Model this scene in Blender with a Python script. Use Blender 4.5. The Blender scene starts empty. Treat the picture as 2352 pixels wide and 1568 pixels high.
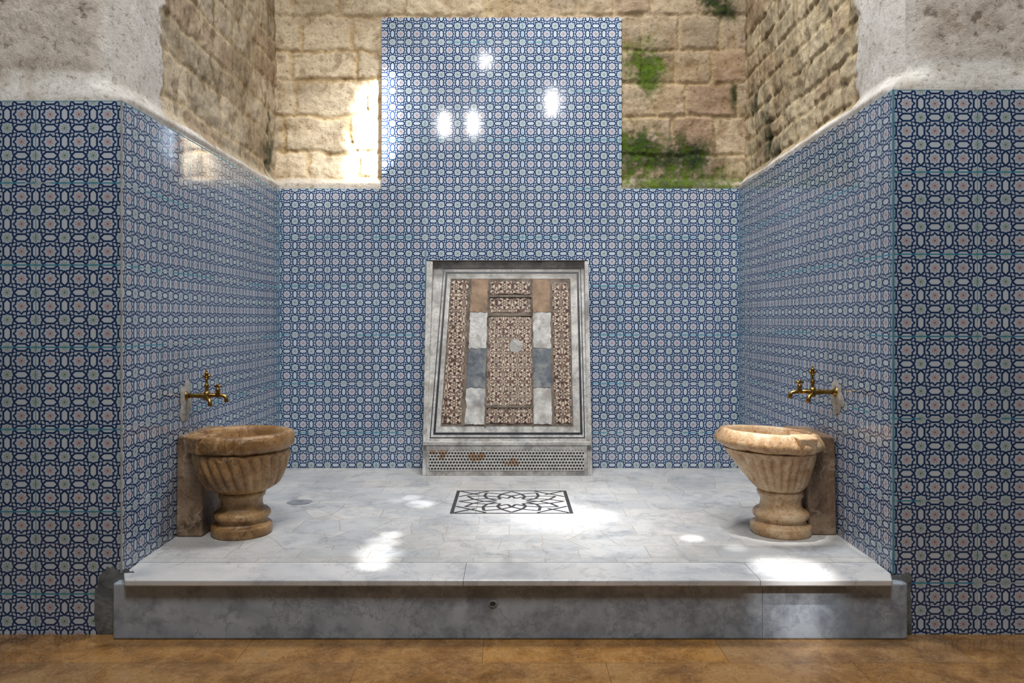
import bpy, math, random
from mathutils import Vector, noise
random.seed(4)
F=1700.0; CX=1175.0; CY=735.0; CZ=1.273
PZ=0.25
scene=bpy.context.scene
def lin(v):
    v=v/255.0
    return v/12.92 if v<=0.04045 else ((v+0.055)/1.055)**2.4
def C(r,g,b): return (lin(r),lin(g),lin(b),1.0)
def sm(t):
    t=max(0.0,min(1.0,t)); return t*t*(3-2*t)
# ------------------------------------------------ node expression helper
class G:
    def __init__(s,name):
        s.m=bpy.data.materials.new(name); s.m.use_nodes=True
        s.nt=s.m.node_tree; s.nt.nodes.clear()
        s.out=s.nt.nodes.new('ShaderNodeOutputMaterial')
        s.b=s.nt.nodes.new('ShaderNodeBsdfPrincipled')
        s.nt.links.new(s.b.outputs[0],s.out.inputs[0])
        s.tc=s.nt.nodes.new('ShaderNodeTexCoord')
        s.sep=s.nt.nodes.new('ShaderNodeSeparateXYZ')
        s.nt.links.new(s.tc.outputs['Object'],s.sep.inputs[0])
        s.P=s.tc.outputs['Object']
    def setin(s,sock,v):
        if isinstance(v,E): s.nt.links.new(v.k,sock)
        elif isinstance(v,bpy.types.NodeSocket): s.nt.links.new(v,sock)
        else: sock.default_value=v
    def ax(s,i): return E(s,s.sep.outputs[i])
    def math(s,op,a,b=0.0,c=None):
        n=s.nt.nodes.new('ShaderNodeMath'); n.operation=op
        s.setin(n.inputs[0],a); s.setin(n.inputs[1],b)
        if c is not None: s.setin(n.inputs[2],c)
        return E(s,n.outputs[0])
    def vec(s,x,y,z=0.0):
        n=s.nt.nodes.new('ShaderNodeCombineXYZ')
        s.setin(n.inputs[0],x); s.setin(n.inputs[1],y); s.setin(n.inputs[2],z)
        return n.outputs[0]
    def noise(s,scale,detail=4,rough=.55,vec=None,dist=0.0,col=False):
        n=s.nt.nodes.new('ShaderNodeTexNoise')
        s.setin(n.inputs['Vector'],vec if vec is not None else s.P)
        n.inputs['Scale'].default_value=scale; n.inputs['Detail'].default_value=detail
        n.inputs['Roughness'].default_value=rough; n.inputs['Distortion'].default_value=dist
        return n.outputs['Color'] if col else E(s,n.outputs['Fac'])
    def vor(s,scale,feature='F1',vec=None,rnd=1.0):
        n=s.nt.nodes.new('ShaderNodeTexVoronoi'); n.feature=feature
        s.setin(n.inputs['Vector'],vec if vec is not None else s.P)
        n.inputs['Scale'].default_value=scale; n.inputs['Randomness'].default_value=rnd
        return n
    def sepc(s,c,i=0):
        n=s.nt.nodes.new('ShaderNodeSeparateColor'); s.setin(n.inputs[0],c); return E(s,n.outputs[i])
    def mix(s,f,a,b,mode='MIX'):
        n=s.nt.nodes.new('ShaderNodeMix'); n.data_type='RGBA'; n.blend_type=mode
        s.setin(n.inputs[0],f); s.setin(n.inputs[6],a); s.setin(n.inputs[7],b)
        return n.outputs[2]
    def ramp(s,f,stops,const=False):
        n=s.nt.nodes.new('ShaderNodeValToRGB'); s.setin(n.inputs[0],f)
        if const: n.color_ramp.interpolation='CONSTANT'
        e=n.color_ramp.elements
        while len(e)<len(stops): e.new(0.5)
        for i,(p,c) in enumerate(stops):
            e[i].position=p; e[i].color=c if isinstance(c,tuple) else (c,c,c,1)
        return n.outputs[0]
    def white(s,vec):
        n=s.nt.nodes.new('ShaderNodeTexWhiteNoise'); s.setin(n.inputs['Vector'],vec)
        return E(s,n.outputs['Value'])
    def bump(s,h,strength=.3,dist=.01,normal=None):
        n=s.nt.nodes.new('ShaderNodeBump'); s.setin(n.inputs['Height'],h)
        n.inputs['Strength'].default_value=strength; n.inputs['Distance'].default_value=dist
        if normal is not None: s.nt.links.new(normal,n.inputs['Normal'])
        s.nt.links.new(n.outputs[0],s.b.inputs['Normal']); return n.outputs[0]
    def attr(s,name):
        n=s.nt.nodes.new('ShaderNodeAttribute'); n.attribute_name=name; return n.outputs['Color']
    def fin(s,col,rough=.5,metal=0.0,spec=.5):
        s.setin(s.b.inputs['Base Color'],col); s.setin(s.b.inputs['Roughness'],rough)
        s.setin(s.b.inputs['Metallic'],metal); s.b.inputs['Specular IOR Level'].default_value=spec
        return s.m
class E:
    def __init__(s,g,k): s.g=g; s.k=k
    def __add__(s,o): return s.g.math('ADD',s,o)
    def __radd__(s,o): return s.g.math('ADD',s,o)
    def __sub__(s,o): return s.g.math('SUBTRACT',s,o)
    def __rsub__(s,o): return s.g.math('SUBTRACT',o,s)
    def __mul__(s,o): return s.g.math('MULTIPLY',s,o)
    def __rmul__(s,o): return s.g.math('MULTIPLY',o,s)
    def __truediv__(s,o): return s.g.math('DIVIDE',s,o)
    def __lt__(s,o): return s.g.math('LESS_THAN',s,o)
    def __gt__(s,o): return s.g.math('GREATER_THAN',s,o)
    def abs(s): return s.g.math('ABSOLUTE',s)
    def fr(s): return s.g.math('FRACT',s)
    def floor(s): return s.g.math('FLOOR',s)
    def cos(s): return s.g.math('COSINE',s)
    def mn(s,o): return s.g.math('MINIMUM',s,o)
    def mx(s,o): return s.g.math('MAXIMUM',s,o)
# ------------------------------------------------ materials
def tile_mat(name,axis,ou,oz,px,pz,flip=1.0,teal=.5):
    g=G(name)
    wob=(g.noise(6,2)-.5)*.002
    x=(g.ax(axis)-ou+wob)*(flip/px); z=(g.ax(2)-oz+wob)/pz
    a=(x.fr()-.5).abs(); b=(z.fr()-.5).abs()
    p=a.mx(b); q=a.mn(b)
    sa=.5-p
    # long octagonal cartouche
    hexo=(sa-.130).mx((sa+q)*.7071-.190)
    s1=p.mn((p+q)*.7071)-.200
    p2=.5-q; q2=.5-p
    s2=p2.mn((p2+q2)*.7071)-.200
    dg=(p+q-.5).abs()*.7071
    sqd=((p-.25).abs().mx((q-.25).abs())-.072)
    w=.025
    inn=hexo>0.0
    line=(hexo.abs()<w+.006).mx((s1.abs()<w)*inn).mx((s2.abs()<w)*inn).mx((sqd.abs()<.021)*inn).mx((dg<.018)*inn*(sqd>0.0))
    halo=(hexo.abs()<w+.018).mx((s1.abs()<w+.013)*inn).mx((s2.abs()<w+.013)*inn)
    def ros(cx,cz):
        r=g.math('SQRT',cx*cx+cz*cz)
        th=g.math('ARCTAN2',cz,cx)
        pet=(th*8.0+r*16.0).cos()
        m=(r<(pet*.080+.070))
        core=(r<.022)
        return m,core,r
    sx=x.fr()-.5; sz=z.fr()-.5
    m1,c1,r1=ros(sx,sz)
    gx=(x+.5).fr()-.5; gz=(z+.5).fr()-.5
    m2,c2,r2=ros(gx,gz)
    ground=g.mix(g.noise(9,3),C(178,190,202),C(204,211,218))
    col=g.mix(inn*.16,ground,C(112,138,168))
    col=g.mix(halo*.5,col,C(96,124,166))
    navy=g.mix(g.noise(30,2),C(12,32,72),C(34,62,106))
    col=g.mix(line,col,navy)
    col=g.mix(m1*.7,col,C(178,98,80)); col=g.mix(c1,col,C(90,34,40))
    col=g.mix(m2*.75,col,C(100,136,84)); col=g.mix(c2,col,C(34,66,60))
    tx=(x/3.0); tz=(z/3.0)
    rnd=g.white(g.vec(tx.floor(),tz.floor(),3.0))
    col=g.mix(1.0,col,g.ramp(rnd,[(0,.88),(1,1.0)]),'MULTIPLY')
    ex=.5-(tx.fr()-.5).abs(); ez=.5-(tz.fr()-.5).abs()
    seam=(ex<.0045).mx(ez<.0085)
    tealc=g.mix((g.noise(2.2,3)>(.62-teal*.25)),C(150,160,168),C(40,126,152))
    col=g.mix(seam*.95,col,tealc)
    rough=g.noise(5,3)*.04+.05+seam*.5
    return g.fin(col,rough,0,.5)
def stone_mat(name):
    g=G(name)
    a=g.attr('Col')
    n1=g.noise(6,8,.68); n2=g.noise(38,8,.75); n3=g.noise(130,4,.7)
    c=g.mix(1.0,a,g.ramp(n1,[(.32,(.72,.66,.59,1)),(.47,(.95,.94,.92,1)),(.65,(1.12,1.12,1.12,1))]),'MULTIPLY')
    c=g.mix(1.0,c,g.ramp(n2,[(.35,(.50,.43,.36,1)),(.44,(.95,.94,.92,1)),(.65,(1.1,1.1,1.1,1))]),'MULTIPLY')
    pit=g.vor(26,vec=g.mix(.1,g.P,g.noise(20,3,col=True))).outputs['Distance']
    n=g.bump(n2,.8,.015); n=g.bump(n1,.4,.025,normal=n); n=g.bump(n3,.5,.006,normal=n)
    g.bump(g.ramp(pit,[(.08,0.0),(.25,1.0)]),.3,.006,normal=n)
    return g.fin(c,.9,0,.2)
def marble(name,c0,c1,c2,scale=3,rough=.25,vein=1.0,seams=None,stain=None,sthr=.48):
    g=G(name)
    d=g.noise(scale,6,.6,col=True)
    v=g.mix(.2,g.P,d)
    a=g.noise(scale*1.4,8,.6,vec=v,dist=.3)
    col=g.ramp(a,[(.28,c2),(.45,c1),(.62,c0)])
    vv=(g.noise(scale*1.3,7,.6,vec=v,dist=.4)-.5).abs()
    col=g.mix(g.ramp(vv,[(0,.6*vein),(.014,0.0)]),col,c2)
    if seams:
        sx=None
        for (axis,val) in seams:
            t=(g.ax(axis)-val).abs()<.0014
            sx=t if sx is None else sx.mx(t)
        col=g.mix(sx,col,C(105,105,105))
    if stain:
        col=g.mix(g.ramp(g.noise(9,8,.7),[(sthr,0.0),(sthr+.18,.7)]),col,stain)
    g.bump(a,.08,.004)
    return g.fin(col,g.noise(scale*4,4)*.3+(rough-.12),0,.5)
def paving_mat():
    g=G('crazy_paving_marble')
    d=g.noise(2.0,2,col=True)
    v=g.mix(.06,g.P,d)
    vn=g.vor(4.8,'DISTANCE_TO_EDGE',vec=v); vc=g.vor(4.8,'F1',vec=v)
    br=g.nt.nodes.new('ShaderNodeTexBrick')
    g.setin(br.inputs['Vector'],g.mix(.02,g.P,g.noise(3,2,col=True))); br.inputs['Scale'].default_value=1.0
    br.inputs['Brick Width'].default_value=.30; br.inputs['Row Height'].default_value=.165
    br.inputs['Mortar Size'].default_value=.0024
    br.inputs['Color1'].default_value=(0,0,0,1); br.inputs['Color2'].default_value=(1,1,1,1); br.inputs['Mortar'].default_value=(.5,.5,.5,1)
    sel=((g.ax(1)<3.30).mx((g.noise(1.3,1)>.46)))
    e=E(g,vn.outputs['Distance'])
    mort=g.mix(sel,(e<.009),E(g,br.outputs['Fac']))
    t=g.mix(sel,g.sepc(vc.outputs['Color']),br.outputs['Color'])
    base=g.ramp(t,[(0,C(186,187,189)),(.25,C(196,196,196)),(.5,C(205,203,200)),(.7,C(195,195,195)),(.9,C(188,190,192)),(1,C(201,197,191))])
    vv=g.mix(.3,g.P,g.noise(5,5,col=True))
    a=g.noise(7,10,.72,vec=vv,dist=.5)
    base=g.mix(1.0,base,g.ramp(a,[(.32,(.56,.59,.63,1)),(.46,(.87,.89,.91,1)),(.6,(1,1,1,1))]),'MULTIPLY')
    vv2=(g.noise(5,8,.65,vec=vv)-.5).abs()
    base=g.mix(g.ramp(vv2,[(0,.45),(.012,0.0)]),base,C(130,134,142))
    stn=g.noise(1.6,5,.6)
    base=g.mix(1.0,base,g.ramp(stn,[(.35,(.80,.79,.77,1)),(.6,(1,1,1,1))]),'MULTIPLY')
    col=g.mix(E(g,g.ramp(mort,[(0,0.0),(1,1.0)]))*.65,base,C(150,140,124))
    g.bump(g.ramp(e,[(0,0.0),(.02,1.0)]),.05,.003)
    return g.fin(col,g.noise(8,4)*.35+.20,0,.5)
def brown_floor():
    g=G('amber_travertine_floor')
    br=g.nt.nodes.new('ShaderNodeTexBrick'); g.setin(br.inputs['Vector'],g.vec(g.ax(0)+.57,g.ax(1)+.250,0.0))
    br.inputs['Scale'].default_value=1.0
    br.inputs['Brick Width'].default_value=.92; br.inputs['Row Height'].default_value=.30
    br.inputs['Mortar Size'].default_value=.0013
    br.inputs['Color1'].default_value=(0,0,0,1); br.inputs['Color2'].default_value=(1,1,1,1); br.inputs['Mortar'].default_value=(.5,.5,.5,1)
    v=g.mix(.10,g.P,g.noise(6,4,col=True))
    a=g.noise(6,11,.72,vec=v,dist=.3)
    c1=g.ramp(a,[(.3,C(100,66,28)),(.47,C(146,102,48)),(.57,C(172,126,66)),(.7,C(140,110,74))])
    c2=g.ramp(a,[(.3,C(92,68,44)),(.48,C(130,100,68)),(.66,C(156,124,86))])
    col=g.mix(g.sepc(br.outputs['Color']),c1,c2)
    vn=(g.noise(9,9,.68,vec=v)-.5).abs()
    col=g.mix(g.ramp(vn,[(0,.45),(.008,0.0)]),col,C(190,166,128))
    col=g.mix(1.0,col,g.ramp(g.noise(70,5,.7),[(.36,.72),(.48,1.0)]),'MULTIPLY')
    col=g.mix(E(g,br.outputs['Fac'])*.6,col,C(60,44,28))
    return g.fin(col,g.noise(6,4)*.10+.06,0,.6)
def rosette_mosaic(name,period,cdark,cdark2,clight,cground,xoff=0.0,worn=.45):
    g=G(name)
    x=(g.ax(0)-xoff)/period+g.noise(10,2)*.12; y=g.ax(2)/period+g.noise(11,2)*.12
    def cell(dx,dy):
        u=(x+dx).fr()-.5; v=(y+dy).fr()-.5
        r=g.math('SQRT',u*u+v*v); th=g.math('ARCTAN2',v,u)
        return r,th
    r=g.sepc(g.vor(2.6/period,rnd=.9).outputs['Color'])
    pieces=g.ramp(r,[(0,clight),(.14,cground),(.42,cdark2),(.52,clight),(.62,cground),(.84,cdark)],const=True)
    col=pieces
    for (dx,dy,R) in ((0,0,1.0),(.5,.5,.62)):
        rr,th=cell(dx,dy); rr=rr/R
        inside=rr<.42
        six=(th*6.0).cos(); tw=(th*6.0+3.14159).cos()
        inner=rr<(six*.07+.14)
        petals=(rr>.20)*(rr<(tw*.10+.30))
        c=g.mix(petals,clight,cdark)
        c=g.mix(inner,c,cdark2)
        c=g.mix((rr<.045),c,clight)
        col=g.mix(inside,col,c)
        col=g.mix(((rr-.42).abs()<.03),col,cdark2)
    nn=g.noise(9,8,.72)
    col=g.mix(g.ramp(nn,[(worn,0.0),(worn+.12,.85)]),col,cground)
    col=g.mix(1.0,col,g.ramp(g.noise(40,5,.7),[(.34,.45),(.55,1.0)]),'MULTIPLY')
    g.bump(g.noise(60,4),.5,.005)
    return g.fin(col,.6)
def dots_mat():
    g=G('star_frieze_inlay')
    p=.0205
    x=g.ax(0)/p; y=g.ax(2)/p
    row=y.floor(); off=(row*.5).fr()
    a=((x+off).fr()-.5).abs(); b=(y.fr()-.5).abs()
    star=(a+b).mn(a.mx(b)*1.35)<.40
    a2=.5-a; 
    small=((a2*a2+b*b)<.014)
    col=g.mix((g.noise(10,5,.6)>(g.ax(0)*.06+.61))*.8,C(204,202,196),C(168,118,60))
    col=g.mix(star,col,C(24,22,30))
    col=g.mix(small*.6,col,C(110,104,104))
    col=g.mix(1.0,col,g.ramp(g.noise(30,4),[(.3,.7),(.65,1.0)]),'MULTIPLY')
    return g.fin(col,.4)
def simple(name,ca,cb,scale=12,rough=.6,metal=0.0,bump=.3,bd=.006):
    g=G(name); n=g.noise(scale,6,.65)
    g.bump(n,bump,bd)
    return g.fin(g.ramp(n,[(.3,ca),(.68,cb)]),rough,metal)
def basin_mat(name,ca,cb,cc,rough,ve):
    g=G(name)
    v=g.mix(.15,g.P,g.noise(8,4,col=True))
    a=g.noise(8,9,.72,vec=v)
    col=g.ramp(a,[(.32,ca),(.47,cb),(.62,cc)])
    vv=(g.noise(5,5,vec=v,dist=.5)-.5).abs()
    col=g.mix(g.ramp(vv,[(0,.5),(.018,0.0)]),col,ve)
    sp=g.noise(90,4,.7)
    col=g.mix(1.0,col,g.ramp(sp,[(.32,.5),(.45,1.0)]),'MULTIPLY')
    n=g.bump(sp,.5,.004)
    g.bump(a,.45,.012,normal=n)
    return g.fin(col,g.noise(12,4)*.4+rough,0,.5)

M_stone=stone_mat('weathered_masonry')
M_tL=tile_mat('blue_star_tile_side_a',1,3.0,2.162,.111,.111)
M_tR=tile_mat('blue_star_tile_side_b',1,3.0,1.873+.333,.111,.111)
M_tB=tile_mat('blue_star_tile_rear',0,-1.614,2.185,.1127,.1127)
M_pL=tile_mat('blue_star_tile_pier_a',0,-1.579,2.162,.1165,.111,-1.0,teal=1.2)
M_pR=tile_mat('blue_star_tile_pier_b',0,1.544,1.873+.333,.1147,.111,1.0,teal=.8)
M_pav=paving_mat()
M_edge=marble('edge_slab_marble',C(206,205,204),C(190,191,193),C(152,156,162),3,.25,seams=[(0,-.19),(0,.98)])
M_riser=marble('riser_marble',C(168,176,186),C(148,157,168),C(108,117,130),3.5,.20,vein=1.0,seams=[(0,1.0)],stain=C(98,106,116),sthr=.47)
M_white=marble('white_marble',C(206,204,199),C(180,179,176),C(118,120,124),7,.4,vein=1.3,stain=C(120,113,104),sthr=.46)
M_grey=marble('grey_marble',C(98,106,114),C(74,82,92),C(50,56,66),12,.5,stain=C(150,148,142))
M_floor=brown_floor()
M_mos=rosette_mosaic('rosette_mosaic',.112,C(58,30,28),C(106,72,58),C(194,180,160),C(128,114,100),xoff=-.434,worn=.55)
M_mosf=rosette_mosaic('fine_rosette_mosaic',.096,C(80,48,42),C(120,92,78),C(196,184,166),C(146,132,118),xoff=-.05,worn=.55)
M_field=simple('worn_limestone_bed',C(66,58,50),C(130,118,105),14,.8,bump=.6,bd=.01)
M_brown=simple('ochre_marble_block',C(88,68,50),C(158,130,102),12,.6)
M_black=simple('black_inlay',C(26,28,36),C(50,52,60),20,.35,bump=.1)
M_dots=dots_mat()
M_cement=simple('grey_cement',C(68,74,78),C(130,132,132),10,.9,bump=.9,bd=.015)
M_patch=simple('pale_plaster',C(130,130,126),C(184,182,176),18,.9,bump=.9,bd=.01)
M_bl=basin_mat('brown_basin_stone',C(86,60,34),C(140,104,64),C(180,144,98),.08,C(196,168,124))
M_br=basin_mat('golden_tan_basin_stone',C(134,94,52),C(194,158,118),C(220,196,162),.15,C(164,108,50))
M_blk=basin_mat('dark_basin_stone',C(74,56,42),C(116,92,72),C(150,128,106),.4,C(180,162,140))
M_brs=simple('aged_brass',C(110,84,44),C(166,134,74),40,.34,1.0,bump=.15,bd=.002)
M_dark=simple('dark_stone',C(96,100,106),C(144,148,154),20,.5)
# ------------------------------------------------ mesh builder
class MB:
    def __init__(s): s.v=[];s.f=[];s.m=[];s.s=[];s.c={}
    def face(s,idx,m=0,smooth=False): s.f.append(idx);s.m.append(m);s.s.append(smooth)
    def quad(s,pts,m=0):
        b=len(s.v); s.v+= [tuple(p) for p in pts]; s.face(tuple(range(b,b+len(pts))),m)
    def hexa(s,p,m=0):  # p: 8 pts, bottom ring 0-3, top ring 4-7
        b=len(s.v); s.v+=[tuple(q) for q in p]
        for f in ((0,3,2,1),(4,5,6,7),(0,1,5,4),(1,2,6,5),(2,3,7,6),(3,0,4,7)): s.face(tuple(b+i for i in f),m)
    def box(s,x0,x1,y0,y1,z0,z1,m=0):
        s.hexa([(x0,y0,z0),(x1,y0,z0),(x1,y1,z0),(x0,y1,z0),(x0,y0,z1),(x1,y0,z1),(x1,y1,z1),(x0,y1,z1)],m)
    def grid(s,nu,nv,fn,m=0,flip=False):
        b=len(s.v)
        for j in range(nv+1):
            for i in range(nu+1):
                p,c=fn(i/nu,j/nv); s.c[len(s.v)]=c; s.v.append(p)
        for j in range(nv):
            for i in range(nu):
                a=b+j*(nu+1)+i; q=(a,a+1,a+nu+2,a+nu+1)
                s.face(q[::-1] if flip else q,m,True)
    def lathe(s,prof,cx,cy,z0,n=48,m=0,rad=None,shift=None,cap=True,zt=None):
        b=len(s.v)
        for k,(r,z) in enumerate(prof):
            for i in range(n):
                a=2*math.pi*i/n
                rr=r*(rad(a,z,k) if rad else 1.0)
                dx,dy=shift(z) if shift else (0,0)
                px,py=rr*math.cos(a),rr*math.sin(a)
                s.v.append((cx+dx+px,cy+dy+py,z0+z+(zt(px,py,z) if zt else 0)))
        for k in range(len(prof)-1):
            for i in range(n):
                j=(i+1)%n
                s.face((b+k*n+i,b+k*n+j,b+(k+1)*n+j,b+(k+1)*n+i),m,True)
        if cap:
            s.face(tuple(b+i for i in range(n))[::-1],m)
            e=b+(len(prof)-1)*n; s.face(tuple(e+i for i in range(n)),m)
    def tube(s,pts,rs,n=16,m=0):
        b=len(s.v); pts=[Vector(p) for p in pts]
        if not isinstance(rs,(list,tuple)): rs=[rs]*len(pts)
        up=Vector((0,1,0))
        for k,p in enumerate(pts):
            t=(pts[min(k+1,len(pts)-1)]-pts[max(k-1,0)]).normalized()
            a=t.cross(up)
            if a.length<.01: a=t.cross(Vector((1,0,0)))
            a.normalize(); c=t.cross(a).normalized()
            for i in range(n):
                th=2*math.pi*i/n
                s.v.append(tuple(p+(a*math.cos(th)+c*math.sin(th))*rs[k]))
        for k in range(len(pts)-1):
            for i in range(n):
                j=(i+1)%n
                s.face((b+k*n+i,b+k*n+j,b+(k+1)*n+j,b+(k+1)*n+i),m,True)
        s.face(tuple(b+i for i in range(n))[::-1],m)
        e=b+(len(pts)-1)*n; s.face(tuple(e+i for i in range(n)),m)
    def obj(s,name,mats,parent=None,kind=None,label=None,category=None,bevel=0):
        me=bpy.data.meshes.new(name)
        me.from_pydata(s.v,[],s.f)
        for i,p in enumerate(me.polygons): p.material_index=s.m[i]; p.use_smooth=s.s[i]
        if s.c:
            at=me.color_attributes.new('Col','FLOAT_COLOR','POINT')
            for i,c in s.c.items(): at.data[i].color=(c[0],c[1],c[2],1)
        for mt in mats: me.materials.append(mt)
        me.update()
        o=bpy.data.objects.new(name,me); scene.collection.objects.link(o)
        if parent: o.parent=parent; o.matrix_parent_inverse=parent.matrix_world.inverted()
        if kind: o['kind']=kind
        if label: o['label']=label
        if category: o['category']=category
        if bevel:
            bm=o.modifiers.new('Bevel','BEVEL'); bm.width=bevel; bm.segments=3; bm.limit_method='ANGLE'
        return o
def empty(name,loc,label,cat):
    o=bpy.data.objects.new(name,None); o.location=loc; o.empty_display_size=.1
    scene.collection.objects.link(o); o['label']=label; o['category']=cat
    bpy.context.view_layer.update()
    return o
# ------------------------------------------------ masonry
class Masonry:
    def __init__(s,u0,u1,v0,v1,hr,wr,seed):
        R=random.Random(seed); s.rows=[]; v=v0
        while v<v1:
            h=R.uniform(*hr); u=u0-R.uniform(0,wr[1]); cells=[]
            while u<u1:
                w=R.uniform(*wr); cells.append((u,u+w,R.random(),R.random())); u+=w
            s.rows.append((v,v+h,cells)); v+=h
    def at(s,u,v,warp=.02,gap=.012,soft=.02):
        n=noise.noise_vector(Vector((u*4,v*4,3.3)))
        n2=noise.noise_vector(Vector((u*17,v*17,7.3)))
        n3=noise.noise_vector(Vector((u*45,v*45,1.3)))
        u+=n.x*warp+n2.x*warp*.5+n3.x*.006; v+=n.y*warp+n2.y*warp*.5+n3.y*.006
        for (a,b,cells) in s.rows:
            if a<=v<b:
                for (p,q,r1,r2) in cells:
                    if p<=u<q:
                        e=min(u-p,q-u,v-a,b-v)
                        return sm((e-gap)/soft),r1,r2
        return 0.0,.5,.5
def fbm(u,v,w,sc,o=5):
    return noise.fractal(Vector((u*sc,v*sc,w)),1.0,2.0,o)
def lerp3(a,b,t): return tuple(a[i]*(1-t)+b[i]*t for i in range(3))
def c3(r,g,b): return C(r,g,b)[:3]
GREEN=c3(84,108,28); DGREEN=c3(34,52,32)
ZT=3.95
def xl(y): return -1.579-(y-3)*.0164
def xr(y): return 1.544+(y-3)*.0188
def zl(y): return 2.162+(y-3)/2.13*.018
def zr(y): return 2.206-(y-3)/2.13*.015
def wall_side(sign):
    mb=MB()
    X=(xl if sign<0 else xr); Zt=(zl if sign<0 else zr)
    mb.quad([(X(3),3,0),(X(5.13),5.13,0),(X(5.13),5.13,Zt(5.13)),(X(3),3,Zt(3))],0)
    ms=Masonry(2.8,5.4,2.0,4.0,(.11,.16) if sign>0 else (.15,.22),(.18,.36) if sign>0 else (.25,.5),11 if sign<0 else 5)
    rec=.045 if sign<0 else .06
    stone=c3(208,194,171) if sign<0 else c3(204,189,160)
    mort=c3(208,188,152) if sign<0 else c3(198,178,140)
    plas=c3(236,233,229)
    amp=.30 if sign<0 else .38
    def fn(i,j):
        z0=Zt(3)
        z=z0+(ZT-z0)*j
        rz=sm((z-z0)/.11); rho=.03*rz
        ys=3+.04*rz+rho
        y=ys+(5.22-ys)*i
        z=Zt(y)+(ZT-Zt(y))*j
        rz=sm((z-Zt(y))/.10)
        dd=y-ys
        m,r1,r2=ms.at(y,z,.022,.001,.026)
        f=fbm(y,z,1.7,3); f2=fbm(y,z,4.1,11,6)
        f4=fbm(y*1.5,z*.8,9.1,6,4)
        smear=sm((fbm(y,z,41,4)-.1)/.35); m=m+(1-m)*smear*.6
        pe=.33+.16*fbm(0,z,9,2.2)+.06*f2
        pl=1-sm((dd-pe)/.05)
        pl=max(pl,1-sm((z-Zt(y)-.035-.02*f)/.02))
        edge=sm(dd/.06)
        h=(m*(.016+.016*r1)*amp+f2*.009+f*.007+f4*.006)*(1-pl)+pl*(.014+.004*f)
        h=max(h,-.02)
        h*=edge*sm((z-Zt(y))/.03)
        x=X(y)+sign*(rec*rz+.03*rz*(1-sm(dd/.12))) - sign*h
        col=lerp3(mort,tuple(c*(.80+.36*r2) for c in stone),.25+.75*m)
        if r1>.78: col=lerp3(col,c3(186,154,126),.4*m)
        st=sm((fbm(y,z,20,1.6)-.05)/.3); col=lerp3(col,c3(152,128,94),st*.45)
        hol=sm((-f4-f2*.5-.25)/.3); col=lerp3(col,c3(112,92,66),hol*.45)
        col=lerp3(col,tuple(c*(1+.12*f) for c in plas),pl)
        if sign>0:
            for (cy,cz,ry,rzz) in ((4.74,2.5,.14,.24),(4.95,2.72,.1,.2),(4.62,2.33,.25,.11)):
                d=math.hypot((y-cy)/ry,(z-cz)/rzz)+f2*.6
                col=lerp3(col,DGREEN,.75*(1-sm((d-.1)/.9)))
        else:
            d=math.hypot((y-5.05)/.12,(z-2.42)/.26)+f2*.7
            col=lerp3(col,DGREEN,.8*(1-sm((d-.2)/.8)))
        return (x,y,z),col
    mb.grid(280,220,fn,1,flip=(sign>0))
    n='wall_left' if sign<0 else 'wall_right'
    return mb.obj(n,[M_tL if sign<0 else M_tR,M_stone],kind='structure')
wall_side(-1); wall_side(1)
def wall_pier(sign):
    mb=MB(); X0=(xl if sign<0 else xr)(3); z0=2.162 if sign<0 else 2.206
    xo=sign*2.9
    mb.quad([(X0,3,0),(xo,3,0),(xo,3,z0),(X0,3,z0)],0)
    rec=.045 if sign<0 else .06
    def fn(i,j):
        z=z0+(ZT-z0)*j
        rz=sm((z-z0)/.11); rho=.03*rz
        xs=X0+sign*(rec*rz+rho)
        x=xs+(xo-xs)*i
        dd=abs(x-xs)
        f=fbm(x,z,2.7,3); f2=fbm(x,z,6.1,16,6)
        rough=sm((z-z0-.13-.02*f)/.03)*sm((dd-.02)/.05)
        h=(f2*.005+f*.007)*rough+.003*f
        h*=sm(dd/.05)*sm((z-z0)/.03)
        y=3+.04*sm((z-z0)/.14)+.03*rz*(1-sm(dd/.10))-h
        pit=sm((-f2-.50)/.12)*rough
        col=lerp3(c3(246,244,240),c3(232,223,214),rough)
        col=tuple(c*(1+.10*f) for c in col)
        col=lerp3(col,c3(132,118,104),pit*.7)
        return (x,y,z),col
    mb.grid(180,200,fn,1,flip=(sign<0))
    return mb.obj('wall_front_left' if sign<0 else 'wall_front_right',[M_pL if sign<0 else M_pR,M_stone],kind='structure')
wall_pier(-1); wall_pier(1)
OX0,OX1,OZ=-.584,.530,1.689
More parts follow.
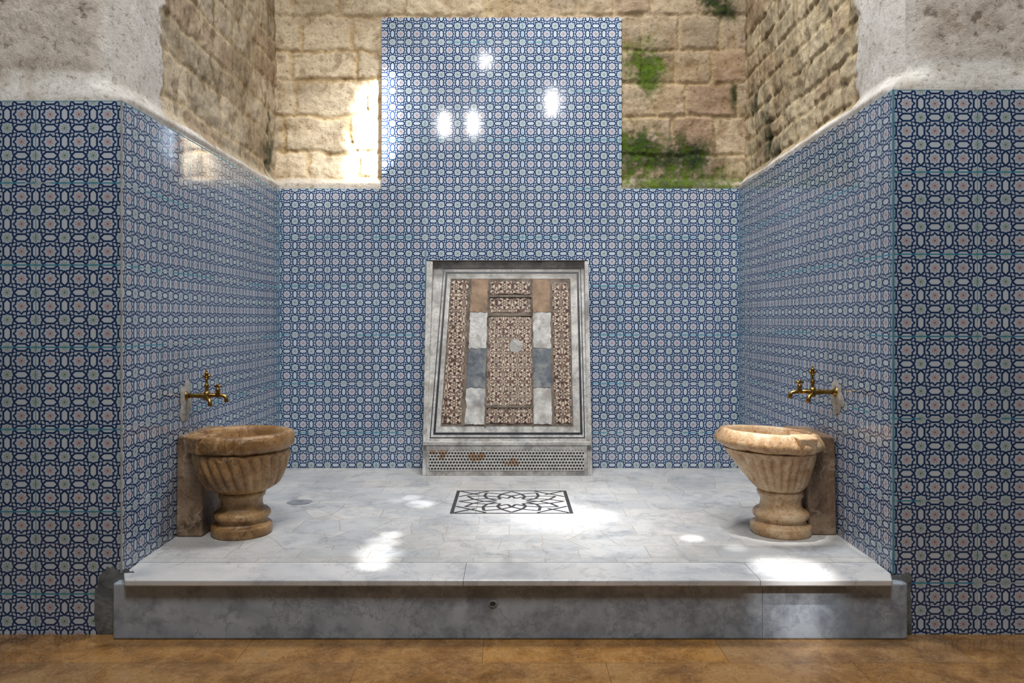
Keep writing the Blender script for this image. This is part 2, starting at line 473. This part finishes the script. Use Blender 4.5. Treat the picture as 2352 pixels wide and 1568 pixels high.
def wall_back():
    mb=MB(); y=5.13; zt=2.185; xa=xl(5.13); xb=xr(5.13)
    mb.quad([(xa,y,0),(OX0,y,0),(OX0,y,zt),(xa,y,zt)],0)
    mb.quad([(OX1,y,0),(xb,y,0),(xb,y,zt),(OX1,y,zt)],0)
    mb.quad([(OX0,y,OZ),(OX1,y,OZ),(OX1,y,zt),(OX0,y,zt)],0)
    u0,u1,uz=-.899,.762,3.37
    mb.quad([(u0,y,zt),(u1,y,zt),(u1,y,uz),(u0,y,uz)],0)
    for a,b in (((u0,zt),(u0,uz)),((u1,zt),(u1,uz)),((u0,uz),(u1,uz))):
        mb.quad([(a[0],y,a[1]),(b[0],y,b[1]),(b[0],y+.09,b[1]),(a[0],y+.09,a[1])],2)
    yb=5.36
    mb.quad([(OX0,y,0),(OX0,y,OZ),(OX0,yb,OZ),(OX0,yb,0)],2)
    mb.quad([(OX1,y,0),(OX1,y,OZ),(OX1,yb,OZ),(OX1,yb,0)],2)
    mb.quad([(OX0,y,OZ),(OX1,y,OZ),(OX1,yb,OZ),(OX0,yb,OZ)],2)
    mb.quad([(OX0,yb,0),(OX1,yb,0),(OX1,yb,OZ),(OX0,yb,OZ)],2)
    ml=Masonry(-1.8,-.6,2.26,4.0,(.17,.26),(.28,.55),3)
    mr=Masonry(.6,1.8,2.22,4.0,(.19,.27),(.2,.36),8)
    def fn(i,j):
        x=-1.68+3.36*i; z=zt+(ZT-zt)*j
        left=x<0
        m,r1,r2=(ml if left else mr).at(x,z,.03 if left else .016,.001,.026)
        smear=sm((fbm(x,z,41,4)-.1)/.35); m=m+(1-m)*smear*.5
        f=fbm(x,z,3.1,3); f2=fbm(x,z,8.1,12,6)
        ledge=1-sm((z-zt-.055-.015*f)/.03)
        if not left: ledge*=.4
        top=sm((z-3.30-.03*f)/.05)
        h=m*(.010+.012*r1)+f2*.010+f*.009
        h=h*(1-ledge)+ledge*.03
        rz=sm((z-zt)/.08)
        yy=y+.004+.065*rz-h*sm((z-zt)/.03)
        yy=max(yy,y+.004)
        if u0-.01<x<u1+.01 and z<uz: yy=max(yy,y+.03)
        if left:
            st=tuple(c*(.84+.26*r2) for c in c3(224,208,181)); mo=c3(210,185,142)
        else:
            st=tuple(c*(.68+.44*r2) for c in c3(190,172,147)); mo=c3(186,166,132)
            if r1>.7: st=lerp3(st,c3(156,122,100),.5)
        col=lerp3(mo,st,.15+.85*m)
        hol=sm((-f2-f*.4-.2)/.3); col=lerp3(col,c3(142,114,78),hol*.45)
        sn=sm((fbm(x,z,30,2.5)-.1)/.3); col=lerp3(col,c3(168,140,100),sn*.3)
        col=lerp3(col,c3(220,213,202),ledge)
        col=lerp3(col,c3(190,174,148),top*.5)
        f3=fbm(x,z,12,9)
        f5=fbm(x,z,22,34,4)
        for (cx,cz,rx,rzz,dk) in ((.92,3.07,.22,.28,.2),(.98,3.0,.15,.22,.2),(.86,2.44,.26,.24,.5),(1.1,2.40,.42,.26,.8),(1.28,2.42,.2,.2,.9),(.88,2.5,.18,.22,.6),(1.15,2.22,.90,.19,.2),(1.49,3.44,.17,.12,1),(1.40,3.5,.12,.1,1),(1.56,2.85,.04,.16,1)):
            d=math.hypot((x-cx)/rx,(z-cz)/rzz)+f3*.22+f2*.2+f5*.3
            a=1-sm((d-.1)/.85)
            if a>0 and x>.7: 
                dd=min(1,max(0,dk+f2*.7+f5*.6)); col=lerp3(col,lerp3(GREEN,DGREEN,dd),.95*a)
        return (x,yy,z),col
    mb.grid(460,250,fn,1)
    return mb.obj('wall_back',[M_tB,M_stone,M_white],kind='structure')
wall_back()
def trim(n,mb,mats): return mb.obj('trim_%d'%n,mats,kind='structure')
M_teal=simple('teal_grout',C(40,110,138),C(110,150,165),9,.6,bump=.1)
mb=MB(); mb.box(xl(5.13)+.001,xl(5.13)+.007,5.122,5.129,PZ,2.17); trim(1,mb,[M_teal])
mb=MB(); mb.box(xr(5.13)-.008,xr(5.13)-.002,5.122,5.129,PZ,2.17); trim(2,mb,[M_teal])
mb=MB(); mb.box(-1.582,-1.577,2.994,3.001,.25,2.162); trim(3,mb,[M_patch])
mb=MB(); mb.box(1.542,1.549,2.994,3.001,.25,2.206); trim(4,mb,[M_teal])
mb=MB(); mb.box(OX0-.014,OX0-.006,5.125,5.131,1.25,1.76); trim(5,mb,[M_teal])
# ------------------------------------------------ floors
mb=MB(); mb.quad([(-6,-5,0),(6,-5,0),(6,3.0,0),(-6,3.0,0)],0); mb.obj('floor',[M_floor],kind='structure')
mb=MB()
mb.hexa([(xl(3.13)+.001,3.13,.02),(xr(3.13)-.001,3.13,.02),(xr(5.12)-.001,5.12,.02),(xl(5.12)+.001,5.12,.02),
         (xl(3.13)+.001,3.13,PZ),(xr(3.13)-.001,3.13,PZ),(xr(5.12)-.001,5.12,PZ),(xl(5.12)+.001,5.12,PZ)])
mb.obj('floor_platform',[M_pav],kind='structure')
mb=MB()
ring=[(-1.525,2.915),(1.50,2.915),(1.535,2.995),(xr(3.13)-.002,3.13),(xl(3.13)+.002,3.13),(-1.57,2.995)]
mb.v=[(a,b,PZ-.026) for a,b in ring]+[(a,b,PZ) for a,b in ring]
mb.face(tuple(range(5,-1,-1))); mb.face(tuple(range(6,12)))
for i in range(6):
    j=(i+1)%6; mb.face((i,j,6+j,6+i))
o=trim(6,mb,[M_edge]); bm=o.modifiers.new('Bevel','BEVEL'); bm.width=.006; bm.segments=3; bm.limit_method='ANGLE'
mb=MB(); mb.box(-1.59,1.58,2.950,2.999,0,PZ-.026); riser=trim(7,mb,[M_riser])
bm=riser.modifiers.new('Bevel','BEVEL'); bm.width=.008; bm.segments=3; bm.limit_method='ANGLE'
def patch(n,cx,cz,rx,rz,y,seed,mat):
    mb=MB(); N=60
    mb.v.append((cx,y-.003,cz))
    for k,(s_,yy) in enumerate(((.85,y-.004),(1.0,y-.0006))):
        for i in range(N):
            a=2*math.pi*i/N
            q=1+.20*noise.noise(Vector((math.cos(a)*1.6+seed,math.sin(a)*1.6,seed)))+.14*noise.noise(Vector((math.cos(a)*7+seed,math.sin(a)*7,seed)))
            px=max(-1,min(1,math.cos(a)*1.35)); pz=max(-1,min(1,math.sin(a)*1.25))
            mb.v.append((cx+px*rx*q*s_,yy,max(.001,cz+pz*rz*q*s_)))
    for i in range(N):
        j=(i+1)%N
        mb.face((0,1+i,1+j),0,True); mb.face((1+i,1+N+i,1+N+j,1+j),0,True)
    return trim(n,mb,[mat])
patch(8,-1.60,.13,.085,.13,2.999,1.3,M_cement)
patch(9,1.575,.125,.045,.12,2.999,4.3,M_cement)
# ------------------------------------------------ inclined mosaic slab
KS=.2594
def SY(z): return 4.89+(z-.465)*KS
nrm=Vector((0,-1,KS)).normalized()
def zpx(py):
    k=(CY-py)/F
    z=1.0
    for _ in range(30): z=CZ+k*SY(z)
    return z
def SP(x,z,w): 
    t=(z-.46)/1.2
    if x<0: x*=1.07-.13*t
    p=Vector((x,SY(z),z))+nrm*w; return tuple(p)
def plate(mb,x0,x1,z0,z1,w0,w1,m=0):
    mb.hexa([SP(x0,z0,w0),SP(x1,z0,w0),SP(x1,z1,w0),SP(x0,z1,w0),SP(x0,z0,w1),SP(x1,z0,w1),SP(x1,z1,w1),SP(x0,z1,w1)],m)
pan=empty('mosaic_wall_panel',(0,4.9,PZ),'inclined white marble slab with star mosaic inlay set in tiled wall','panel')
# slab: its left margin runs right up to the niche side at the top
mb=MB(); za,zb=.455,1.685
def W(x,z,w): return tuple(Vector((x,SY(z),z))+nrm*w)
mb.hexa([W(-.560,za,-.05),W(.497,za,-.05),W(.520,zb,-.05),W(-.575,zb,-.05),W(-.560,za,0),W(.497,za,0),W(.520,zb,0),W(-.575,zb,0)])
mb.obj('marble_slab',[M_white],parent=pan)
for (a,b,c) in ((OX0-.003,-.562,-.545),(.499,OX1+.001,None)):
    mb=MB()
    if c is not None:
        mb.hexa([(a,4.865,PZ),(b,4.865,PZ),(b,5.12,PZ),(a,5.12,PZ),(a,5.108,1.68),(c,5.120,1.68),(c,5.16,1.68),(a,5.127,1.68)])
    else:
        mb.hexa([(a,4.865,PZ),(b,4.865,PZ),(b,5.12,PZ),(a,5.12,PZ),(a+.006,5.120,1.68),(b,5.110,1.68),(b,5.127,1.68),(a+.006,5.16,1.68)])
    mb.obj('side_cheek',[M_white],parent=pan,bevel=.003)
mb=MB(); mb.box(-.561,.498,4.868,5.05,PZ,.455); mb.obj('base_block',[M_white],parent=pan,bevel=.003)
mb=MB(); mb.box(-.582,.525,4.858,4.90,.452,.474); mb.obj('base_ledge',[M_white],parent=pan,bevel=.003)
z1=CZ+(CY-1034)*4.868/F; z0=CZ+(CY-1080)*4.868/F
mb=MB(); mb.box(-.542,.475,4.862,4.87,z0,z1); mb.obj('star_frieze',[M_dots],parent=pan,label='frieze of small black stars in white marble')
def border(x0,x1,za,zb,t,name):
    mb=MB()
    plate(mb,x0,x0+t,za,zb,0.0,.0015); plate(mb,x1-t,x1,za,zb,0.0,.0015)
    plate(mb,x0+t,x1-t,za,za+t,0.0,.0015); plate(mb,x0+t,x1-t,zb-t,zb,0.0,.0015)
    mb.obj(name,[M_black],parent=pan)
border(-.488,.470,zpx(998),zpx(624),.014,'black_border')
border(-.508,.486,zpx(1006),zpx(616),.006,'black_border')
zA=zpx(978); zB=zpx(640)
mb=MB(); plate(mb,-.446,.410,zA,zB,0,.003); mb.obj('limestone_bed',[M_field],parent=pan)
def part(name,mat,x0,x1,pa,pb,w=.008):
    z0,z1=zpx(pb),zpx(pa); mb=MB(); nx=10; nz=max(6,int((z1-z0)/.015)); pts=[]
    def jit(u,v): return .0095*noise.noise(Vector((u*40,v*40,2.2)))
    for i in range(nx): pts.append((x0+(x1-x0)*i/nx,z0))
    for i in range(nz): pts.append((x1,z0+(z1-z0)*i/nz))
    for i in range(nx): pts.append((x1-(x1-x0)*i/nx,z1))
    for i in range(nz): pts.append((x0,z1-(z1-z0)*i/nz))
    pts=[(a+jit(a,b),b+jit(b+5,a)) for a,b in pts]; n=len(pts)
    mb.v=[SP(a,b,.003) for a,b in pts]+[SP(a,b,w) for a,b in pts]
    mb.face(tuple(range(n,2*n)))
    for i in range(n): mb.face((i,(i+1)%n,n+(i+1)%n,n+i))
    mb.obj(name,[mat],parent=pan)
part('mosaic_strip',M_mos,-.438,-.318,646,972)
part('mosaic_strip',M_mos,.286,.398,650,972)
for (a,b) in ((-.293,-.170),(.147,.268)):
    part('ochre_block',M_brown,a,b,642,717,.009)
    part('white_block',M_white,a,b,718,800,.009)
    part('grey_block',M_grey,a,b,801,890,.009)
    part('white_block',M_white,a,b,891,974,.009)
part('mosaic_strip',M_mosf,-.158,.137,728,930,.010)
part('mosaic_strip',M_mos,-.150,.130,648,676,.012)
part('mosaic_strip',M_mos,-.150,.130,686,718,.012)
part('mosaic_strip',M_mos,-.165,.137,938,972,.010)
mb=MB()
for (x0,x1,pa,pb) in ((-.162,.141,678,684),(-.162,.141,719,727),(-.165,.141,931,937)): plate(mb,x0,x1,zpx(pb),zpx(pa),.003,.016)
mb.obj('stone_ridge',[M_field],parent=pan,bevel=.002)
mb=MB()
for (x0,x1) in ((-.169,-.160),(.139,.146)): plate(mb,x0,x1,zA,zpx(645),.003,.015)
mb.obj('stone_fillet',[M_field],parent=pan)
mb=MB(); N=20; zc=zpx(795)
mb.v.append(SP(.03,zc,.012))
for i in range(N):
    a=2*math.pi*i/N; r=.045*(1+.3*noise.noise(Vector((math.cos(a)*2,math.sin(a)*2,5))))
    mb.v.append(SP(.03+r*math.cos(a),zc+r*math.sin(a),.0105))
for i in range(N): mb.face((0,1+i,1+(i+1)%N))
mb.obj('plaster_repair',[M_patch],parent=pan)
# ------------------------------------------------ floor star inlay
fi=empty('floor_star_inlay',(0,4.17,PZ),'white marble floor square inlaid with black star lines','floor inlay')
hx,hy,cy=.327,.264,4.172
mb=MB(); mb.box(-hx,hx,cy-hy,cy+hy,PZ,PZ+.002); mb.obj('marble_plate',[M_edge],parent=fi)
mb=MB()
def clip(p,q,L=.93):
    t0,t1=0,1; dx=q[0]-p[0]; dy=q[1]-p[1]
    for pp,qq in ((-dx,p[0]+L),(dx,L-p[0]),(-dy,p[1]+L),(dy,L-p[1])):
        if abs(pp)<1e-9:
            if qq<0: return None
        else:
            r=qq/pp
            if pp<0: t0=max(t0,r)
            else: t1=min(t1,r)
    if t0>=t1: return None
    return (p[0]+dx*t0,p[1]+dy*t0),(p[0]+dx*t1,p[1]+dy*t1)
cnt=[0]
def strip(p,q,w=.026,do=True):
    if do:
        r=clip(p,q)
        if not r: return
        p,q=r
    d=Vector((q[0]-p[0],q[1]-p[1]))
    if d.length<1e-4: return
    n=Vector((-d.y,d.x)).normalized()*w
    cnt[0]+=1; z=PZ+.0022+cnt[0]*.00001
    mb.quad([((p[0]+n.x)*hx,cy+(p[1]+n.y)*hy,z),((p[0]-n.x)*hx,cy+(p[1]-n.y)*hy,z),((q[0]-n.x)*hx,cy+(q[1]-n.y)*hy,z),((q[0]+n.x)*hx,cy+(q[1]+n.y)*hy,z)])
for s_ in (-1,1):
    strip((-1,s_*.97),(1,s_*.97),.03,False); strip((s_*.97,-1),(s_*.97,1),.03,False)
N=12
def P_(r,k,o=0): 
    a=2*math.pi*(k+o)/N; return (r*math.cos(a),r*math.sin(a))
# straight straps: twelve-pointed star, ring of kites, then straps crossing out to the frame
for k in range(N):
    strip(P_(.27,k,.5),P_(.48,k)); strip(P_(.27,k,.5),P_(.48,k+1))
    strip(P_(.48,k),P_(.68,k,.5)); strip(P_(.48,k+1),P_(.68,k,.5))
    strip(P_(.68,k,.5),P_(.90,k)); strip(P_(.68,k,.5),P_(.90,k+1))
for sx in (-1,1):
    for sy in (-1,1):
        strip((sx*.93,sy*.42),(sx*.42,sy*.93)); strip((sx*.93,sy*.93),(sx*.60,sy*.60))
mb.obj('black_star_lines',[M_black],parent=fi)
# ------------------------------------------------ basins
def basin(name,cx,cy,lean,mat,label,conical,blockx,blocky,twist,lugang,tilt,facet,RS):
    e=empty(name,(cx,cy,PZ),label,'basin')
    nr=26
    def sh(z):
        t=sm((z-.16)/.30); return (lean*t,0)
    def zt(px,py,z): return -tilt[0]*px*sm((z-.2)/.2)-tilt[1]*py*sm((z-.2)/.2)
    mb=MB()
    prof=[(.136,0),(.140,.006),(.141,.040),(.138,.046),(.128,.050),(.118,.056),(.114,.066),(.116,.074),(.127,.080),(.132,.092),(.130,.104),(.120,.114),(.106,.120),(.098,.132),(.094,.154),(.096,.172),(.106,.182),(.108,.200),(.096,.212)]
    mb.lathe(prof,cx,cy,PZ,72,rad=lambda a,z,k:1+.02*noise.noise(Vector((math.cos(a)*2,math.sin(a)*2,z*20+cx)))+.008*noise.noise(Vector((math.cos(a)*9,math.sin(a)*9,z*60+cx))),shift=sh)
    mb.obj('pedestal',[mat],parent=e)
    if conical: out=[(.092,.205),(.112,.218),(.136,.245),(.160,.278),(.184,.315),(.207,.352),(.224,.384),(.232,.400)]
    else: out=[(.092,.205),(.130,.213),(.172,.238),(.202,.275),(.221,.315),(.231,.355),(.238,.385),(.238,.400)]
    if conical: rim=[(.226,.402),(.236,.406),(.262,.420),(.269,.432),(.266,.448),(.248,.476),(.240,.488),(.232,.493),(.212,.493),(.206,.483),(.200,.462)]
    else: rim=[(.228,.404),(.236,.409),(.253,.417),(.258,.428),(.259,.460),(.255,.478),(.247,.487),(.234,.490),(.216,.489),(.208,.480),(.203,.462)]
    inn=[(.196,.43),(.182,.37),(.146,.30),(.09,.265),(.03,.255)]
    ref=[]
    for i in range(len(out)-1):
        (r0,z0_),(r1,z1_)=out[i],out[i+1]
        for t in (0,.33,.66): ref.append((r0*(1-t)+r1*t,z0_*(1-t)+z1_*t))
    ref.append(out[-1]); out2=ref; no=len(out2)
    def rad(a,z,k):
        q=1+.012*noise.noise(Vector((math.cos(a)*2+cx,math.sin(a)*2,z*8)))+.008*noise.noise(Vector((math.cos(a)*9+cx,math.sin(a)*9,z*30)))
        if k<no:
            amp=.085*sm((z-.203)/.04)*(1-sm((z-.380)/.012))
            tw=twist*(z-.2)
            q*=1-amp*(1-abs(math.cos(nr*.5*(a+tw)))**.8)+amp*.2
        elif k<no+len(rim):
            fa=8; aa=(a+math.pi/8)%(2*math.pi/fa)-math.pi/fa
            ff=facet if k<no+6 else facet*.6
            q*=1+ff*(math.cos(math.pi/fa)/math.cos(aa)-.96)
            chip=noise.noise(Vector((math.cos(a)*5+cx,math.sin(a)*5,4)))
            if chip>.2 and k<no+8: q*=1-.10*(chip-.2)
        return q*(RS+(1-RS)*(1-sm((z-.2)/.1)))
    mb=MB(); mb.lathe(out2+rim+inn,cx,cy,PZ,416,rad=rad,shift=sh,zt=zt)
    mb.obj('bowl',[mat],parent=e)
    mb=MB()
    ca,sa=math.cos(lugang),math.sin(lugang)
    def T(u,v,z):
        u*=RS
        px,py=ca*u-sa*v,sa*u+ca*v
        return (cx+lean+px,cy+py,PZ+z+zt(px,py,z))
    w=.060
    mb.hexa([T(.205,-w*.8,.402),T(.264,-w*.8,.410),T(.264,w*.8,.410),T(.205,w*.8,.402),T(.200,-w,.499),T(.270,-w,.484),T(.270,w,.484),T(.200,w,.499)])
    mb.obj('rim_lug',[mat],parent=e,bevel=.007)
    mb=MB(); (x0,x1)=blockx; (y0,y1)=blocky
    def blk(u,v,z):
        return (x0+(x1-x0)*u,y0+(y1-y0)*v,PZ+z)
    H=.475
    mb.hexa([blk(0,0,0),blk(1,0,0),blk(1,1,0),blk(0,1,0),blk(0,.03,H),blk(1,.06,H-.01),blk(1,1,H-.005),blk(0,1,H)])
    mb.obj('wall_block',[M_blk],parent=e,bevel=.010)
    mb=MB()
    xs=sorted((x0,x1)); inner=xs[1] if cx<0 else xs[0]; sg=1 if cx<0 else -1
    mb.hexa([(inner-sg*.02,cy-.09,PZ+.36),(inner+sg*.07,cy-.07,PZ+.36),(inner+sg*.07,cy+.07,PZ+.36),(inner-sg*.02,cy+.09,PZ+.36),
             (inner-sg*.02,cy-.12,PZ+.472),(inner+sg*.03,cy-.10,PZ+.474),(inner+sg*.03,cy+.10,PZ+.474),(inner-sg*.02,cy+.12,PZ+.472)])
    mb.obj('bracket',[mat],parent=e,bevel=.008)
    return e
basin('stone_basin',-1.298,3.565,0.0,M_bl,'honey brown carved stone wash basin with fluted bowl against tiled wall',False,(-1.584,-1.46),(3.49,3.86),1.2,math.radians(228),(0,.01),.3,.935)
basin('stone_basin',1.300,3.575,-.062,M_br,'golden tan fluted stone wash basin in sunlight on pedestal',True,(1.410,1.549),(3.52,3.86),-1.2,math.radians(297),(.045,.03),.8,.925)
# ------------------------------------------------ taps
def tap(name,wx,y,z,sg,label,L=1.0):
    e=empty(name,(wx,y,z),label,'tap')
    X=lambda d: wx+sg*d*L
    mb=MB()
    mb.tube([(X(.002),y,z),(X(.006),y,z),(X(.012),y,z),(X(.02),y,z)],[.024,.024,.016,.012])
    mb.tube([(X(.0),y,z),(X(.05),y,z+.001),(X(.075),y,z+.001),(X(.10),y,z),(X(.13),y,z+.003),(X(.165),y,z+.002)],[.011,.010,.013,.014,.010,.009])
    mb.lathe([(.012,-.022),(.017,-.012),(.018,.004),(.014,.014),(.012,.022)],X(.105),y,z,20)
    mb.obj('pipe_body',[M_brs],parent=e)
    mb=MB()
    mb.lathe([(.011,.012),(.013,.018),(.008,.026),(.008,.040),(.012,.046),(.012,.052),(.007,.058),(.006,.075),(.010,.082),(.006,.088)],X(.105),y,z,18)
    for dx,dz,r in ((-.011,.096,.0085),(.011,.096,.0085),(0,.108,.009),(0,.092,.007)):
        mb.lathe([(r*math.cos(t),r*math.sin(t)) for t in [(-1.5+.3*i) for i in range(11)]],X(.105)+dx,y,z+dz,12)
    mb.lathe([(.003,.114),(.005,.120),(.002,.128)],X(.105),y,z,10)
    mb.obj('handle',[M_brs],parent=e)
    mb=MB()
    mb.tube([(X(.105),y-.008,z-.01),(X(.118),y-.022,z-.012),(X(.130),y-.032,z-.018),(X(.135),y-.035,z-.03),(X(.135),y-.035,z-.046)],[.011,.010,.0095,.010,.0115])
    mb.obj('spout',[M_brs],parent=e)
    mb=MB()
    mb.tube([(X(.160),y,z+.002),(X(.178),y,z+.002),(X(.192),y,z-.002),(X(.200),y,z-.012),(X(.201),y,z-.030)],[.010,.009,.009,.0095,.011])
    mb.obj('spout',[M_brs],parent=e)
    mb=MB()
    mb.lathe([(.011,-.004),(.013,.008),(.009,.018),(.012,.026),(.012,.032),(.006,.038),(.005,.050),(.008,.054),(.004,.060)],X(.160),y,z,16)
    mb.tube([(X(.143),y,z+.046),(X(.160),y,z+.048),(X(.177),y,z+.046)],[.005,.0055,.005],10)
    mb.obj('valve',[M_brs],parent=e)
    mb=MB(); N=28; mb.v.append((wx+sg*.008,y,z))
    for s_,dd in ((.6,.007),(1,.001)):
        for i in range(N):
            a=2*math.pi*i/N; q=1+.5*noise.noise(Vector((math.cos(a)*1.7+wx,math.sin(a)*1.7,2)))
            yy=y+math.cos(a)*.07*q*s_
            mb.v.append((wx+sg*dd+(0.0164*(yy-y)*(-1 if sg>0 else 1)),yy,z-.02+math.sin(a)*.085*q*s_))
    for i in range(N):
        j=(i+1)%N; mb.face((0,1+i,1+j),0,True); mb.face((1+i,1+N+i,1+N+j,1+j),0,True)
    mb.obj('mortar_patch',[M_patch],parent=e)
tap('brass_tap',xl(3.60)+.001,3.60,.905,1,'aged brass double tap with ornate handle above brown basin')
tap('brass_tap',xr(3.53)-.001,3.53,.930,-1,'aged brass double tap with ornate handle above tan basin',1.12)
def blob(name,cx,cy,rx,ry,mat,label,cat,seed):
    mb=MB(); N=24; mb.v.append((cx,cy,PZ+.003))
    for i in range(N):
        a=2*math.pi*i/N; q=1+.3*noise.noise(Vector((math.cos(a)*1.7+seed,math.sin(a)*1.7,2)))
        mb.v.append((cx+rx*q*math.cos(a),cy+ry*q*math.sin(a),PZ+.0015))
    for i in range(N): mb.face((0,1+i,1+(i+1)%N))
    mb.obj(name,[mat],label=label,category=cat)
blob('stone_chip',-1.19,4.16,.066,.062,M_dark,'dark grey stone piece set in pale marble floor','stone inset',1)
mb=MB(); 
zc=CZ+(CY-1386)*2.950/F; xc=(1132-CX)*2.950/F
for (r,d) in ((.020,0),(.017,.004),(.012,.004),(.009,.001),(.001,.0005)):
    for i in range(20):
        a=2*math.pi*i/20; mb.v.append((xc+r*math.cos(a),2.9499-d,zc+r*.8*math.sin(a)))
for k in range(4):
    for i in range(20):
        j=(i+1)%20; mb.face((k*20+i,k*20+j,(k+1)*20+j,(k+1)*20+i),0 if k<2 else 1,True)
mb.obj('drain_hole',[M_dark,M_black],parent=riser)
# ------------------------------------------------ lights
def look(o,t): o.rotation_euler=(Vector(t)-o.location).to_track_quat('-Z','Y').to_euler()
def area(name,loc,tgt,sx,sy,en,col=(1,1,1),shape='RECTANGLE',spread=None):
    l=bpy.data.lights.new(name,'AREA'); l.shape=shape; l.size=sx; l.size_y=sy; l.energy=en; l.color=col
    if spread: l.spread=spread
    o=bpy.data.objects.new(name,l); o.location=loc; look(o,tgt); scene.collection.objects.link(o); return o
def spot(name,loc,tgt,rad,en,blend=.4,col=(1,.98,.95),soft=.02):
    l=bpy.data.lights.new(name,'SPOT'); l.energy=en; l.color=col; l.spot_blend=blend
    d=(Vector(tgt)-Vector(loc)).length; l.spot_size=2*math.atan(rad/d); l.shadow_soft_size=soft
    o=bpy.data.objects.new(name,l); o.location=loc; look(o,tgt); scene.collection.objects.link(o); return o
area('dome_skylight',(.35,3.7,5.6),(.35,4.1,0),0.9,0.8,46,(.99,.99,1),spread=1.5)
area('hall_skylight',(0,-.2,6.9),(0,4.4,2.3),2.0,1.5,178,(1,.98,.95),spread=2.3)
for (px,py,w,h,en) in ((1020,285,.14,.42,2.8),(1087,283,.14,.42,2.8),(1268,235,.16,.46,3.0),(1115,140,.20,.24,1.3)):
    D=13.26
    x=(px-CX)/F*D; z=CZ+(CY-py)/F*D
    area('star_window',(x,-3,z),(x,5.13,z-.0),w,h,en,(1,1,1),'ELLIPSE',spread=1.2)
S=(.6,.6,6.2)
def fl(px,py): 
    d=F*(CZ-PZ)/(py-CY); return ((px-CX)*d/F,d,PZ)
for (px,py,r,en,bl) in ((880,1245,.10,2800,1.0),(868,1270,.13,3200,1.0),(856,1297,.09,2800,.9),(898,1228,.04,2400,.5),(965,1157,.085,2500,.6),(945,1142,.06,1700,.6),(912,1150,.04,1000,.8),
                        (1320,1190,.75,1400,1.0),(1290,1186,.34,2000,1.0),(1370,1183,.15,1500,1.0),(1590,1236,.045,2700,.4),(1815,1308,.20,3600,1.0),(1770,1295,.08,1500,.9),(1690,1258,.06,1200,.7)):
    spot('sunbeam',S,fl(px,py),r,en,bl)
spot('sunbeam',(.6,-.6,4.6),(1.14,2.945,.12),.24,1000,1.0)
spot('sunbeam',(1.6,1.6,5.6),(-1.00,5.18,2.40),.17,14000,1.0,(1,1,1))
spot('sunbeam',(1.6,1.6,5.6),(-.99,5.18,2.62),.17,12000,1.0,(1,1,1))
spot('sunbeam',(1.6,1.6,5.6),(-.97,5.18,2.82),.14,12000,1.0,(1,1,1))
spot('sunbeam',(1.6,1.6,5.6),(-1.1,5.18,2.6),.5,1300,1.0,(1,1,1))
spot('sunbeam',(.6,2.4,6.0),(1.22,3.5,.72),.26,1800,.8)
w=bpy.data.worlds.new('World'); scene.world=w; w.use_nodes=True
w.node_tree.nodes['Background'].inputs[0].default_value=(.99,.99,1,1)
w.node_tree.nodes['Background'].inputs[1].default_value=.062
# ------------------------------------------------ camera
cam=bpy.data.cameras.new('Camera'); cam.sensor_width=36; cam.lens=36*F/2352
cam.shift_y=-(784-CY)/2352; cam.shift_x=(1176-CX)/2352
co=bpy.data.objects.new('Camera',cam); co.location=(0,0,CZ); co.rotation_euler=(math.pi/2,0,0)
scene.collection.objects.link(co); scene.camera=co
scene.view_settings.view_transform='Standard'
scene.view_settings.look='None'
